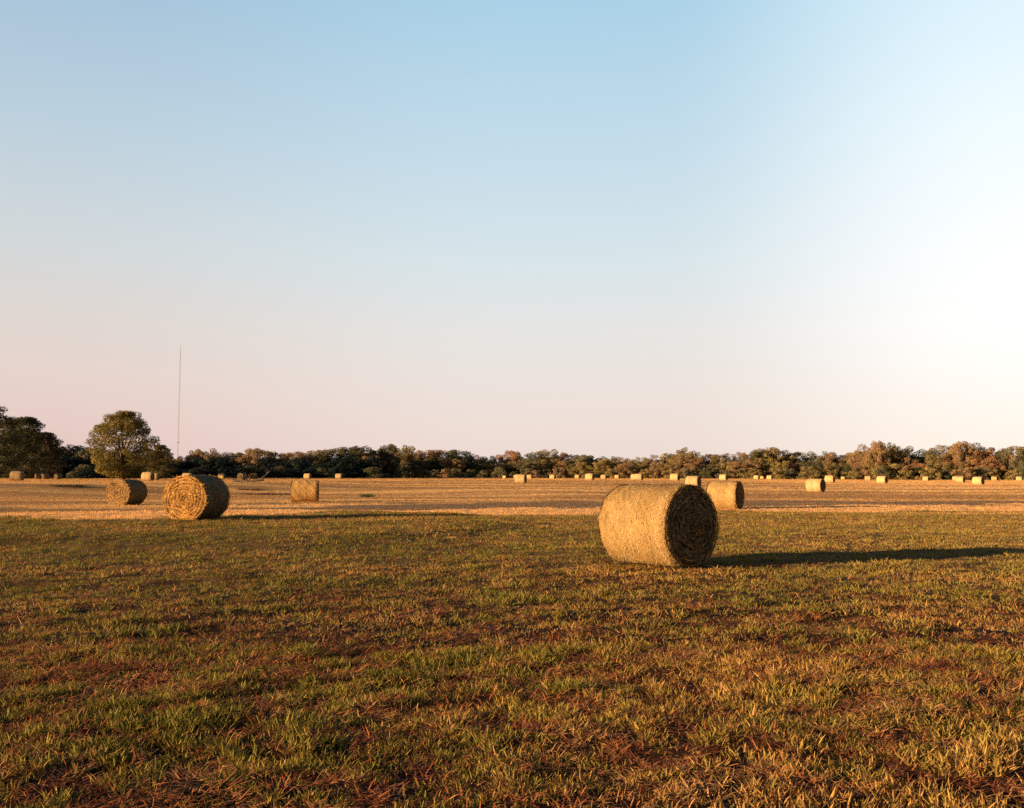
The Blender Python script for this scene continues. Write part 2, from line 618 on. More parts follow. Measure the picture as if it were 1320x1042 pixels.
def scatter(name, P, rot, scl, idx, colr, col, label, cat):
    me = bpy.data.meshes.new(name)
    me.vertices.add(len(P))
    me.vertices.foreach_set('co', P.astype(np.float32).ravel())
    a = me.attributes.new('rot', 'FLOAT_VECTOR', 'POINT')
    a.data.foreach_set('vector', rot.astype(np.float32).ravel())
    a = me.attributes.new('scl', 'FLOAT_VECTOR', 'POINT')
    a.data.foreach_set('vector', scl.astype(np.float32).ravel())
    a = me.attributes.new('idx', 'INT', 'POINT')
    a.data.foreach_set('value', idx.astype(np.int32))
    a = me.attributes.new('col', 'FLOAT_COLOR', 'POINT')
    a.data.foreach_set('color', np.hstack([colr, np.ones((len(P), 1))]).astype(np.float32).ravel())
    ob = link(name, me)
    tag(ob, label, cat, kind='stuff')
    ng = bpy.data.node_groups.new(name, 'GeometryNodeTree')
    ng.interface.new_socket('Geometry', in_out='INPUT', socket_type='NodeSocketGeometry')
    ng.interface.new_socket('Geometry', in_out='OUTPUT', socket_type='NodeSocketGeometry')
    gi, go = ng.nodes.new('NodeGroupInput'), ng.nodes.new('NodeGroupOutput')
    ci = ng.nodes.new('GeometryNodeCollectionInfo')
    ci.inputs['Collection'].default_value = col
    ci.inputs['Separate Children'].default_value = True
    ci.inputs['Reset Children'].default_value = True
    ip = ng.nodes.new('GeometryNodeInstanceOnPoints')
    ip.inputs['Pick Instance'].default_value = True

    def na_(nm, ty):
        n = ng.nodes.new('GeometryNodeInputNamedAttribute')
        n.data_type = ty
        n.inputs['Name'].default_value = nm
        return n.outputs['Attribute']
    L = ng.links.new
    L(gi.outputs[0], ip.inputs['Points'])
    L(ci.outputs[0], ip.inputs['Instance'])
    L(na_('idx', 'INT'), ip.inputs['Instance Index'])
    er = ng.nodes.new('FunctionNodeEulerToRotation')
    L(na_('rot', 'FLOAT_VECTOR'), er.inputs[0])
    L(er.outputs[0], ip.inputs['Rotation'])
    L(na_('scl', 'FLOAT_VECTOR'), ip.inputs['Scale'])
    L(ip.outputs[0], go.inputs[0])
    md = ob.modifiers.new('scatter', 'NODES')
    md.node_group = ng
    print(name, len(P))
    return ob


def wedge(n, y0, y1, power, umax=0.66, pad=1.0):
    """n random points of a ground wedge; density falls off as Y**-power"""
    # number per dY ~ Y**(1-power)
    k = 2 - power
    t = rng.uniform(size=n)
    Y = (y0 ** k + t * (y1 ** k - y0 ** k)) ** (1 / k) if abs(k) > 1e-6 else y0 * (y1 / y0) ** t
    X = rng.uniform(-1, 1, n) * (umax * Y + pad)
    return X, Y


def under_bale(X, Y):
    m = np.zeros(X.shape, bool)
    for (bx, by, bz, th, D, L, *_r) in NEAR:
        c, s = math.cos(th), math.sin(th)
        lx, ly = (X - bx) * c + (Y - by) * s, -(X - bx) * s + (Y - by) * c
        m |= (abs(lx) < L / 2 + 0.02) & (abs(ly) < 0.36)
    return m


# -- green tufts
green_cols = proto_set('grass_tuft', [((100 + i, 9, 0.036, 0.024, 0.060, 0.0072, 0.65), {}) for i in range(5)] +
                       [((120 + i, 8, 0.040, 0.04, 0.088, 0.0088, 0.45), {}) for i in range(4)], M_blade)


def dens_field(X, Y):
    """patchiness of the green growth 0..1"""
    return smooth(0.72 * fbm(X / 0.17, Y / 0.17, 61, 3) + 0.28 * fbm(X / 0.8, Y / 0.8, 67, 2), 0.42, 0.58)


def make_grass(n, y0, y1, power, base_w, name, label):
    X, Y = wedge(n, y0, y1, power)
    gz, pz, bz_, tz = zones(X, Y)
    dn = dens_field(X, Y)
    keep = (rng.uniform(size=n) < ((0.09 + 0.55 * smooth(Y, 5, 15)) * (1 - dn) + dn) * np.clip(gz + 0.06 * bz_, 0, 1)) & ~under_bale(X, Y)
    X, Y, dn = X[keep], Y[keep], dn[keep]
    m = len(X)
    Zg = terrain(X, Y)
    tall = (fbm(X / 0.7, Y / 0.7, 71, 2) + rng.normal(0, 0.08, m)) > 0.57
    ix = np.where(tall, rng.integers(5, 9, m), rng.integers(0, 5, m))
    s = rng.uniform(0.7, 1.25, m) * (0.75 + 0.4 * dn)
    grow = 1 + base_w * smooth(Y, 8, 42)
    scl = np.stack([s * grow, s * grow, s * (1 + 0.1 * base_w * smooth(Y, 8, 42))], 1)
    rot = np.stack([rng.normal(0, 0.14, m), rng.normal(0, 0.14, m), rng.uniform(0, 6.28, m)], 1)
    h = np.clip(fbm(X / 1.6, Y / 1.6, 81, 3) + rng.normal(0, 0.16, m), 0, 1)
    g1, g2, g3 = np.array((0.18, 0.170, 0.028)), np.array((0.31, 0.235, 0.048)), np.array((0.46, 0.26, 0.085))
    t1, t2 = smooth(h, 0.34, 0.56)[:, None], smooth(h, 0.58, 0.80)[:, None]
    col = (g1 * (1 - t1) + g2 * t1) * (1 - t2) + g3 * t2
    gold = smooth(X / (0.54 * Y) + 0.3 * smooth(Y, 8, 40), -0.3, 1.2)[:, None] * (0.05 + 0.42 * smooth(Y, 6, 22))[:, None]
    col = col * (1 - gold) + np.array((0.50, 0.34, 0.10)) * gold
    scatter(name, np.stack([X, Y, Zg], 1), rot, scl, ix, col, green_cols, label, 'grass')


make_grass(42000, 2.6, 9.0, 0.0, 0.0, 'short_grass', 'short green and yellowing grass in the nearest foreground')
make_grass(110000, 9.0, 46.0, 1.0, 1.0, 'pasture_grass', 'olive green pasture grass around the largest bale')

# -- dry reddish litter lying between the tufts
litter_cols = proto_set('dry_litter', [((200 + i, 14, 0.09, 0.03, 0.085, 0.0065, 0.4), {'lay': 1.0, 'curl': 0.25}) for i in range(5)] +
                        [((220 + i, 7, 0.08, 0.03, 0.08, 0.0070, 0.9), {}) for i in range(3)], M_blade)


def make_litter(n, y0, y1, power, w, name, label):
    X, Y = wedge(n, y0, y1, power)
    gz, pz, bz_, tz = zones(X, Y)
    dn = dens_field(X, Y)
    keep = (rng.uniform(size=n) < (1.0 - 0.6 * dn) * (1 - 0.45 * smooth(Y, 8, 18)) * gz) & ~under_bale(X, Y)
    X, Y = X[keep], Y[keep]
    m = len(X)
    s = rng.uniform(0.7, 1.4, m)
    grow = 1 + w * smooth(Y, 8, 42)
    h = np.clip(fbm(X / 0.5, Y / 0.5, 91, 3) + rng.normal(0, 0.15, m), 0, 1)
    c1, c2, c3 = np.array((0.24, 0.07, 0.028)), np.array((0.48, 0.17, 0.06)), np.array((0.66, 0.35, 0.13))
    t1, t2 = smooth(h, 0.3, 0.55)[:, None], smooth(h, 0.55, 0.85)[:, None]
    col = (c1 * (1 - t1) + c2 * t1) * (1 - t2) + c3 * t2
    rot = np.stack([rng.normal(0, 0.1, m), rng.normal(0, 0.1, m), rng.uniform(0, 6.28, m)], 1)
    scatter(name, np.stack([X, Y, terrain(X, Y)], 1), rot, np.stack([s * grow, s * grow, s], 1), rng.integers(0, 8, m), col, litter_cols, label, 'dry grass')


make_litter(15000, 2.6, 9.0, 0.0, 0.0, 'dry_thatch', 'reddish brown dead grass lying between green tufts in the foreground')
make_litter(60000, 9.0, 46.0, 1.0, 1.0, 'dry_litter', 'rusty dead grass scattered through the pasture around the largest bale')

# -- stubble of the mown field beyond
stub_cols = proto_set('stubble_tuft', [((300 + i, 16, 0.22, 0.05, 0.13, 0.013, 0.4), {'seg': 2}) for i in range(5)], M_blade)
X, Y = wedge(240000, 27.0, 425.0, 1.25, 0.75, 3)
gz, pz, bz_, tz = zones(X, Y)
keep = (rng.uniform(size=len(X)) < np.clip(1 - gz, 0, 1)) & ~under_bale(X, Y)
X, Y = X[keep], Y[keep]
m = len(X)
gw = smooth(Y, 50, 300)
s = rng.uniform(0.7, 1.3, m)
band_here = zones(X, Y)[2]
s = s * (1 - 0.25 * (1 - gw))
sc = np.stack([s * (1 + 1.6 * gw), s * (1 + 1.6 * gw), s * (0.6 + 0.25 * gw) * (1 - 0.15 * band_here)], 1)
col = stubble_col(X, Y) * (0.92 + 0.16 * rng.uniform(size=(m, 1)))
scatter('field_stubble', np.stack([X, Y, terrain(X, Y)], 1), np.stack([rng.normal(0, 0.15, m), rng.normal(0, 0.15, m), rng.uniform(0, 6.28, m)], 1), sc,
        rng.integers(0, 5, m), col, stub_cols, 'tan mown stubble stretching to the far trees', 'stubble')


# ------------------------------------------------------------------ hay bales
def strands(P, T, N, ln, w, r, tone, lift=0.006, fly=0.0):
    """ribbons along T at P on a surface with normal N"""
    n = len(P)
    B = np.cross(N, T)
    B /= np.linalg.norm(B, axis=1, keepdims=True)
    ln = ln[:, None]
    w = w[:, None] / 2
    lo = r.uniform(-0.004, 0.004, (n, 1))
    bend = r.normal(0, 0.12, (n, 1)) * ln
    e0 = P - T * ln / 2 + N * lo
    e1 = P + N * (lift * r.uniform(0.3, 1.3, (n, 1))) + B * bend
    flyv = np.where(r.uniform(size=(n, 1)) < fly, r.uniform(0.01, 0.045, (n, 1)), r.uniform(-0.003, 0.006, (n, 1)))
    e2 = P + T * ln / 2 + N * flyv
    V = np.stack([e0 - B * w * 0.6, e0 + B * w * 0.6, e1 - B * w, e1 + B * w, e2 - B * w * 0.4, e2 + B * w * 0.4], 1).reshape(-1, 3)
    k = np.arange(n)[:, None] * 6
    Q = np.concatenate([k + np.array([[0, 1, 3, 2]]), k + np.array([[2, 3, 5, 4]])])
    return V, Q, np.repeat(tone, 6)


def bale_parts(seed, D, L, nu, nv, n_side, n_end, sw, amp=1.0, et=0.0):
    """side wrap mesh and two end meshes; axis along x, origin on the ground below the middle"""
    r = np.random.default_rng(seed)
    R = D / 2

    def squash(V):
        # the bale settles: flat foot, slightly wider low down
        z = V[:, 2].copy()
        low = np.clip((-z - R * 0.72) / (R * 0.28), 0, 1)
        V[:, 1] *= 1 + 0.10 * low
        V[:, 2] = np.where(z < -R * 0.93, -R * 0.93 + (z + R * 0.93) * 0.25, z)
        V[:, 2] += R * 0.94
        return V

    def rad(a, s):
        e = np.clip((abs(s) - (L / 2 - 0.13)) / 0.13, 0, 1)
        ca, sa = np.cos(a), np.sin(a)
        n1 = fbm(ca * 2.2 + 10, sa * 2.2 + s * 2.5, seed, 3) - 0.5
        n2 = fbm(ca * 9 + 30 + s * 3, sa * 9 + s * 14, seed + 5, 2) - 0.5
        return R * (1 - 0.018 * (s / (L / 2)) ** 2) + amp * (0.050 * n1 + 0.020 * n2) - np.where(s > 0, 0.055, 0.012) * e ** 2

    # side
    a = np.linspace(0, 2 * np.pi, nu, endpoint=False)
    s = np.linspace(-L / 2, L / 2, nv)
    A, S = np.meshgrid(a, s)
    Rr = rad(A, S)
    V = np.stack([S, Rr * np.cos(A), Rr * np.sin(A)], -1).reshape(-1, 3)
    i = np.arange(nu * nv).reshape(nv, nu)
    Q = np.stack([i[:-1], i[1:], np.roll(i, -1, 1)[1:], np.roll(i, -1, 1)[:-1]], -1).reshape(-1, 4)
    T = 0.42 + 0.25 * (fbm(A * 8, S * 16, seed + 9, 3).ravel() - 0.5)
    band = lambda q: 0.30 * (fbm(q * 7 + 5, q * 0 + seed, seed + 77, 2) - 0.5)
    T = T + band(S.ravel())
    if n_side:
        pa, ps = r.uniform(0, 2 * np.pi, n_side), r.uniform(-L / 2, L / 2, n_side)
        pr = rad(pa, ps)
        N = np.stack([np.zeros(n_side), np.cos(pa), np.sin(pa)], 1)
        Tc = np.stack([np.zeros(n_side), -np.sin(pa), np.cos(pa)], 1)
        Ax = np.array([[1.0, 0, 0]])
        an = r.normal(0, 0.75, n_side)[:, None]
        Td = Tc * np.cos(an) + Ax * np.sin(an)
        Pp = N * pr[:, None] + Ax * ps[:, None]
        ln = r.uniform(0.04, 0.13, n_side)
        sV, sQ, sT = strands(Pp, Td, N, ln, sw * r.uniform(0.6, 1.4, n_side), r, np.clip(r.normal(0.56, 0.15, n_side) + band(ps), 0, 1), 0.009, 0.10)
        Q = np.vstack([Q, sQ + len(V)])
        V = np.vstack([V, sV])
        T = np.concatenate([T, sT])
    side = (squash(V), Q, T)
    ends = []
    for e in (-1, 1):
        nr2, na2 = max(5, nv), nu
        rr = np.linspace(0.004, 1, nr2)
        A, Q0 = np.meshgrid(a, rr)
        edge = rad(A, np.full(A.shape, e * L / 2))
        rad_ = edge * Q0
        pitch = 0.105
        ph = rad_ / pitch - e * A / (2 * np.pi)
        wob = 2.2 * (fbm(np.cos(A) * 2 + 5, np.sin(A) * 2 + rad_ * 5, seed + 20 + e, 3) - 0.5)
        brk = smooth(fbm(A * 2.2 + 9, rad_ * 6, seed + 50 + e, 2), 0.30, 0.62)
        ridge = np.sin(2 * np.pi * (ph + wob)) * brk + 0.6 * np.sin(2 * np.pi * (2.37 * ph + 1.7 * wob)) * (1 - brk)
        nz = fbm(A * 7 + 3, rad_ * 30, seed + 33 + e, 3) - 0.5
        fade = smooth(rad_, 0.0, 0.10)
        dep = amp * (0.018 * ridge * fade + 0.035 * nz * fade) - 0.05 * np.exp(-(rad_ / 0.06) ** 2) + 0.015 * (1 - (rad_ / R) ** 2)
        dep = dep - 0.03 * smooth(Q0, 0.94, 1.0)
        V = np.stack([e * (L / 2 + dep), rad_ * np.cos(A), rad_ * np.sin(A)], -1).reshape(-1, 3)
        V[-nu:, 0] = e * L / 2
        i = np.arange(nu * nr2).reshape(nr2, nu)
        Q = np.stack([i[:-1], np.roll(i, -1, 1)[:-1], np.roll(i, -1, 1)[1:], i[1:]], -1).reshape(-1, 4)
        if e < 0:
            Q = Q[:, ::-1]
        T = (0.23 + et + 0.32 * ridge + 0.35 * nz).ravel()  # grooves between layers also darkened in tone, as shade would
        if n_end:
            pr = R * 0.97 * np.sqrt(r.uniform(0, 1, n_end))
            pa = r.uniform(0, 2 * np.pi, n_end)
            wb = 2.2 * (fbm(np.cos(pa) * 2 + 5, np.sin(pa) * 2 + pr * 5, seed + 20 + e, 3) - 0.5)
            off = r.normal(0.25, 0.16, n_end)
            pr = (np.round(pr / pitch - e * pa / (2 * np.pi) + wb) + off - wb + e * pa / (2 * np.pi)) * pitch
            pr = np.clip(pr, 0.01, R * 0.965)
            Nn = np.tile(np.array([[float(e), 0, 0]]), (n_end, 1))
            Tc = np.stack([np.zeros(n_end), -np.sin(pa), np.cos(pa)], 1)
            Rd = np.stack([np.zeros(n_end), np.cos(pa), np.sin(pa)], 1)
            an = r.normal(0, 0.10, n_end)
            wild = r.uniform(size=n_end) < 0.13
            an = np.where(wild, r.normal(0, 0.9, n_end), an)[:, None]
            Td = Tc * np.cos(an) + Rd * np.sin(an)
            Pp = Rd * pr[:, None] + Nn * (L / 2 + 0.010 + 0.015 * (1 - (pr / R) ** 2))[:, None]
            ln = np.minimum(r.uniform(0.06, 0.22, n_end), pr * 0.8 + 0.02) * np.where(wild, 1.3, 1.0)
            tn = np.clip(r.normal(0.46 + et, 0.2, n_end) - 2.0 * abs(off - 0.25) + np.where(wild, 0.5 - 1.6 * et, 0), 0, 1)
            sV, sQ, sT = strands(Pp, Td, Nn, ln, sw * r.uniform(0.5, 1.3, n_end), r, tn, 0.012, 0.05)
            Q = np.vstack([Q, sQ + len(V)])
            V = np.vstack([V, sV])
            T = np.concatenate([T, sT])
        ends.append((squash(V), Q, T))
    return side, ends


def make_bale(loc, th, label, D, L, lod, seed, group, parts=None):
    t = empty('hay_bale', loc, th)
    tag(t, label, 'hay bale', group)
    if parts is None:
        nu, nv, ns, ne, sw = {0: (240, 110, 26000, 5000, 0.0060), 1: (150, 60, 7000, 3000, 0.011), 2: (40, 12, 500, 300, 0.02)}[lod]
        side, ends = bale_parts(seed, D, L, nu, nv, ns, ne, sw, 1.0, 0.16 if 'golden spiral' in label or 'bright-ended' in label else 0.0)  # end tone lifted on the bright-ended bales to carry their sunlight
        parts = [np_mesh('bale_wrap', side[0], side[1], [M_hay], {'tone': side[2]}, True)] + \
                [np_mesh('bale_end', e[0], e[1], [M_end], {'tone': e[2]}, True) for e in ends]
    link('hay_wrap', parts[0], t)
    link('bale_end', parts[1], t)
    link('bale_end', parts[2], t)
    return t, parts


hand = {}
for i, (X, Y, z, th, D, L, lab) in enumerate(NEAR):
    zt = float(terrain(np.array([X]), np.array([Y]), False)[0])
    t, _ = make_bale((X, Y, z - 0.015 if i == 0 else min(zt, z + 0.05) - 0.01), th, lab, D, L, 0 if i in (0, 1) else 1, 500 + i * 37, 'round hay bales on the mown field')
    hand[i] = t
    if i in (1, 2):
        for c_ in t.children:                             # shade painted into the wrap colour, sunlight into the ends
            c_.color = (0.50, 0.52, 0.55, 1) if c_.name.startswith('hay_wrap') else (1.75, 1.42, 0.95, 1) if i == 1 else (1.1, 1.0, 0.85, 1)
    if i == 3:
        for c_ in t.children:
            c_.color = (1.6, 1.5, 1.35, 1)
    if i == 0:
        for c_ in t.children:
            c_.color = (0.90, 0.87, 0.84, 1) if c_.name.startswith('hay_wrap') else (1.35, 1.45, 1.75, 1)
far_parts = []
for i, ((x0, x1, yt, yb, th, lab), (X, Y)) in enumerate(zip(FAR, far_xy)):
    k = i % 4
    # parts are made once for four bales, then shared
    if k >= len(far_parts):
        t, ps = make_bale((X, Y, 0), d(th), lab, D0, 1.52, 2, 900 + k * 13, 'round hay bales on the mown field')
        far_parts.append(t)
    else:
        t = copy_tree(far_parts[k])
        tag(t, lab)
    # axis angle is measured against the line of sight, so turn with it
    rel = th if th > 30 else (-math.degrees(math.atan2(X, Y)) - (22 + (i * 29) % 9 - 4 if th < -12 else 7))
    t.rotation_euler = (d((i * 37) % 5 - 2), 0, d(rel))
    t.location = (X, Y, float(terrain(np.array([X]), np.array([Y]), False)[0]) - 0.02)
    s = (yb - yt) * Y / F / D0
    t.scale = (min(max(s, 0.8), 1.1),) * 3
    tint = (0.6, 0.6, 0.6, 1) if any(w_ in lab for w_ in ('dim', 'dull', 'grey', 'greenish', 'dark bale speck')) else tuple(v * (0.88 + 0.24 * ((i * 7) % 5) / 4) for v in (1.25, 1.36, 1.75)) + (1,)  # dim bales: shade of the trees painted as a darker tint
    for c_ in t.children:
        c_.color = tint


# ------------------------------------------------------------------ trees
def tube(path, radii, n=8):
    V, Q = [], []
    path = [Vector(p) for p in path]
    for i, (p, r) in enumerate(zip(path, radii)):
        dr = (path[min(i + 1, len(path) - 1)] - path[max(i - 1, 0)]).normalized()
        a = dr.cross(Vector((0.3, 0.9, 0.1))).normalized()
        b2 = dr.cross(a)
        for k in range(n):
            t_ = 2 * math.pi * k / n
            V.append(p + a * (r * math.cos(t_)) + b2 * (r * math.sin(t_)))
    for i in range(len(path) - 1):
        for k in range(n):
            Q.append((i * n + k, i * n + (k + 1) % n, (i + 1) * n + (k + 1) % n, (i + 1) * n + k))
    return [tuple(v) for v in V], Q


def merge(parts):
    V, Q = [], []
    for v, q_ in parts:
        o_ = len(V)
        V += v
        Q += [tuple(i + o_ for i in f) for f in q_]
    return np.array(V), np.array(Q)


def tree_mesh(seed, H, W, base, leaf, density, nblob, form='round', blob=(0.16, 0.26), holes=0.0):
    """a crown of leaf sprays gathered in clumps at the limb ends, and the trunk with its limbs"""
    r = np.random.default_rng(seed)
    ch = H - base
    cz = base + ch * 0.5
    cents = []
    limbs = []
    lean = r.normal(0, 0.04, 2) * H
    top = Vector((lean[0] * 0.6, lean[1] * 0.6, base + ch * 0.55))
    for i in range(nblob):
        u = r.normal(size=3)
        u /= np.linalg.norm(u)
        q_ = r.uniform(0.55, 1.0) if i % 4 else r.uniform(0.1, 0.6)
        if form == 'round':
            zz = u[2]
            if zz < 0:
                zz *= 0.85
            wscale = 1.0 if zz > -0.2 else 0.85
            p = np.array([u[0] * W / 2 * wscale * q_, u[1] * W / 2 * wscale * q_, cz + zz * ch / 2 * q_])
        elif form == 'egg':
            f = r.uniform(0.0, 1.0)
            we = np.interp(f, [0, 0.12, 0.3, 0.6, 0.75, 0.9, 1.0], [0.45, 0.8, 1.0, 1.0, 0.82, 0.5, 0.12])
            a_ = r.uniform(0, 6.28)
            rr = W / 2 * we * q_ * 0.92
            p = np.array([math.cos(a_) * rr, math.sin(a_) * rr, base + ch * f])
        elif form == 'cone':
            f = r.uniform(0, 1) ** 1.3
            a_ = r.uniform(0, 6.28)
            rr = W / 2 * (1 - f) ** 0.7 * r.uniform(0.5, 1)
            p = np.array([math.cos(a_) * rr, math.sin(a_) * rr, base + ch * f * 0.94])
        else:  # shrub: dome to the ground
            p = np.array([u[0] * W / 2 * q_, u[1] * W / 2 * q_, base + abs(u[2]) * ch * q_])
        br = r.uniform(*blob) * min(W, ch * 1.2) * 0.5 * (1.15 if q_ < 0.6 else 1)
        p = p * 1.0
        # keep inside the outline
        p[2] = min(p[2], H - br * 0.7)
        cents.append((p, br))
    PV, PN, tones = [], [], []
    for p, br in cents:
        if r.uniform() < holes:
            continue
        n = max(10, int(density * br * br * 12.5 / (leaf * leaf)))
        u = r.normal(size=(n, 3))
        u /= np.linalg.norm(u, axis=1, keepdims=True)
        lum = fbm(u[:, 0] * 2 + seed, u[:, 1] * 2 + u[:, 2] * 2, seed + 3, 2)
        rad = br * (0.62 + 0.55 * lum + r.normal(0, 0.10, n))
        sq = np.array([1.0, 1.0, 0.78])
        PV.append(p + u * rad[:, None] * sq)
        nn = u + r.normal(0, 0.55, (n, 3))
        PN.append(nn / np.linalg.norm(nn, axis=1, keepdims=True))
        bt = r.normal(0.5, 0.13)
        tones.append(np.clip(bt + r.normal(0, 0.16, n), 0, 1))
    P, N, T = np.vstack(PV), np.vstack(PN), np.concatenate(tones)
    k = P[:, 2] > 0.15
    P, N, T = P[k], N[k], T[k]
    n = len(P)
    a_ = np.cross(N, r.normal(size=(n, 3)))
    a_ /= np.linalg.norm(a_, axis=1, keepdims=True)
    b2 = np.cross(N, a_)
    sz = (leaf * r.uniform(0.55, 1.25, n))[:, None]
    V = np.stack([P - a_ * sz * 0.6, P - b2 * sz * 0.38 + N * sz * 0.12, P + a_ * sz * 0.6, P + b2 * sz * 0.42 - N * sz * 0.1], 1).reshape(-1, 3)
    Q = np.arange(4 * n).reshape(n, 4)
    crown = np_mesh('crown', V, Q, [M_leaf], {'tone': np.repeat(T, 4)})
    # trunk
    tr = 0.028 * H
    parts = [tube([(0, 0, -0.3), (0.02 * H * 0.3, 0, base * 0.5), (lean[0] * 0.4, lean[1] * 0.4, base + 0.1 * ch), tuple(top)],
                  [tr * 1.35, tr, tr * 0.8, tr * 0.3], 9)]
    order = sorted(range(len(cents)), key=lambda i: -cents[i][1])[:14]
    for i in order:
        p, br = cents[i]
        f = r.uniform(0.35, 0.9)
        st = Vector((lean[0] * 0.4, lean[1] * 0.4, base * 0.9)).lerp(top, f * 0.7)
        en = Vector(p)
        if en.z < st.z:
            st.z = max(base * 0.6, en.z - 0.1 * H)
        mid = st.lerp(en, 0.5) + Vector((0, 0, 0.06 * H))
        parts.append(tube([tuple(st), tuple(mid), tuple(en)], [tr * 0.42, tr * 0.25, tr * 0.08], 6))
    V, Q = merge(parts)
    trunk = np_mesh('trunk', V, Q, [M_bark], None, True)
    return crown, trunk


def add_tree(meshes, loc, rz, scl, color, name, label, cat, group=None):
    t = empty(name, loc, rz)
    t.scale = scl
    tag(t, label, cat, group)
    c_ = link('crown', meshes[0], t)
    c_.color = (*color, 1)
    link('trunk', meshes[1], t)
    return t


def gz_at(X, Y):
    return float(terrain(np.array([X]), np.array([Y]), False)[0])


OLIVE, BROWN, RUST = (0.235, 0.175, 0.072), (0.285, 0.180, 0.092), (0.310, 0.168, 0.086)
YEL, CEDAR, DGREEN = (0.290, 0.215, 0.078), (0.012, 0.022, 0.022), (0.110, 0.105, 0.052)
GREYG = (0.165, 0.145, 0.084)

# the lone tree and its neighbours at the left
T_lone = tree_mesh(12, 15.2, 15.8, 0.9, 0.25, 0.8, 230, 'egg', (0.095, 0.165), 0.10)
Yl = 212.0
add_tree(T_lone, ((159 - CX) / F * Yl, Yl, gz_at((159 - CX) / F * Yl, Yl)), 0.6, (1.0, 1.0, 1), (0.205, 0.160, 0.045),
         'lone_tree', 'big rounded lone tree with sky gaps in its crown, left of the mast', 'tree')
T_left = tree_mesh(23, 17.0, 15.5, 0.5, 0.30, 1.0, 140, 'egg', (0.10, 0.18))
T_left2 = tree_mesh(29, 15.0, 14.5, 0.2, 0.30, 1.0, 140, 'egg', (0.10, 0.19))
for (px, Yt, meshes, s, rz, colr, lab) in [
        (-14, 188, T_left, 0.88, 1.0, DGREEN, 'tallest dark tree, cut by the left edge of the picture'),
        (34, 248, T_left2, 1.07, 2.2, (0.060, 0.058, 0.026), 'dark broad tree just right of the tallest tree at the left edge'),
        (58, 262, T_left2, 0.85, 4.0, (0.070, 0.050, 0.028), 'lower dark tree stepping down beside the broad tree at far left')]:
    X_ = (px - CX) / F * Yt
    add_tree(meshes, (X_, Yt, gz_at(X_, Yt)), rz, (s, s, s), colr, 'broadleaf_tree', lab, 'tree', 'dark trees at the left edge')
X_ = (207 - CX) / F * 240
add_tree(T_left2, (X_, 240, gz_at(X_, 240)), 3.0, (0.58, 0.58, 0.57), (0.110, 0.085, 0.032), 'broadleaf_tree', 'smaller round-topped tree touching the right side of the lone tree', 'tree')

# wood along the far edge of the field
PROF = [(-60, 530), (60, 566), (75, 571), (90, 574), (105, 573), (118, 575), (150, 576), (180, 576), (200, 577), (220, 585), (232, 587), (245, 580), (262, 576.5), (275, 577), (290, 582), (305, 583), (318, 577), (340, 581), (360, 583), (385, 580.5), (400, 577.5), (420, 578), (440, 574.5), (465, 574), (480, 580), (498, 573), (515, 573), (530, 579), (560, 579.5), (572, 577), (590, 578.5), (610, 584), (625, 586), (640, 580), (655, 580), (668, 585), (680, 584), (695, 580), (710, 580), (730, 585), (760, 583), (790, 587), (820, 587), (850, 586), (868, 581), (885, 577), (900, 583), (920, 587), (940, 583), (960, 582), (985, 577.5), (1000, 577), (1012, 581), (1040, 580), (1060, 582), (1100, 583), (1115, 577), (1125, 569), (1140, 571), (1155, 570.5), (1165, 577), (1185, 581), (1200, 578.5), (1220, 571.5), (1240, 569.5), (1260, 575.5), (1300, 575), (1400, 575)]
PX, PY = np.array(PROF).T
DEP = [(-60, 285), (100, 285), (250, 290), (480, 300), (520, 385), (700, 400), (850, 385), (1000, 365), (1400, 330)]
DX, DY = np.array(DEP).T
protos = {
    'tree': [tree_mesh(31 + 7 * i, 11.0, 12.0 + (i % 3), 0.1, 0.28, 1.0, 84 + 4 * i, 'round', (0.12, 0.22)) for i in range(6)],
    'shrub': [tree_mesh(131 + 7 * i, 5.0, 7.0 + (i % 2), 0.0, 0.28, 1.0, 36, 'shrub', (0.20, 0.32)) for i in range(4)],
    'cedar': [tree_mesh(231 + 7 * i, 10.0, 11.0, 0.0, 0.40, 1.3, 55, 'shrub', (0.24, 0.36)) for i in range(3)],
}
LAND = [(-400, 'the left edge'), (100, 'the grey shaded bale'), (165, 'the lone tree'), (253, 'the big bright-ended bale'), (313, 'the fallen branch'), (393, 'the side-on middle bale'), (512, 'the tiny centre-left bale'),
        (672, 'the centre cluster of bales'), (760, 'the taller far bale'), (820, 'the overlapping bale pair'), (892, 'the largest bale'), (935, 'the medium bale'), (983, 'the row of three bales'), (1050, 'the lone nearer bale'),
        (1136, 'the bigger bale in the right third'), (1209, 'the tiny round-ended bale'), (1259, 'the last big bale at right')]
ORD = ['first', 'second', 'third', 'fourth', 'fifth', 'sixth', 'seventh', 'eighth', 'ninth', 'tenth', 'eleventh', 'twelfth', 'thirteenth', 'fourteenth', 'fifteenth', 'sixteenth']
seen_count = {}
rt = random.Random(5)
CN = {OLIVE: 'olive', BROWN: 'brown', RUST: 'rusty', YEL: 'yellow green', CEDAR: 'dark cedar', DGREEN: 'dark green', GREYG: 'grey green'}


def wood_label(px, row, colr):
    k = max(i for i, (lx, _n) in enumerate(LAND) if lx <= px)
    c_ = seen_count.get((k, row), 0)
    seen_count[(k, row)] = c_ + 1
    w_ = {'back': 'back-row tree', 'front': 'front-row tree', 'shrub': 'wood-edge bush'}[row]
    return '%s %s %s right of %s' % (ORD[c_], CN[colr], w_, LAND[k][1])


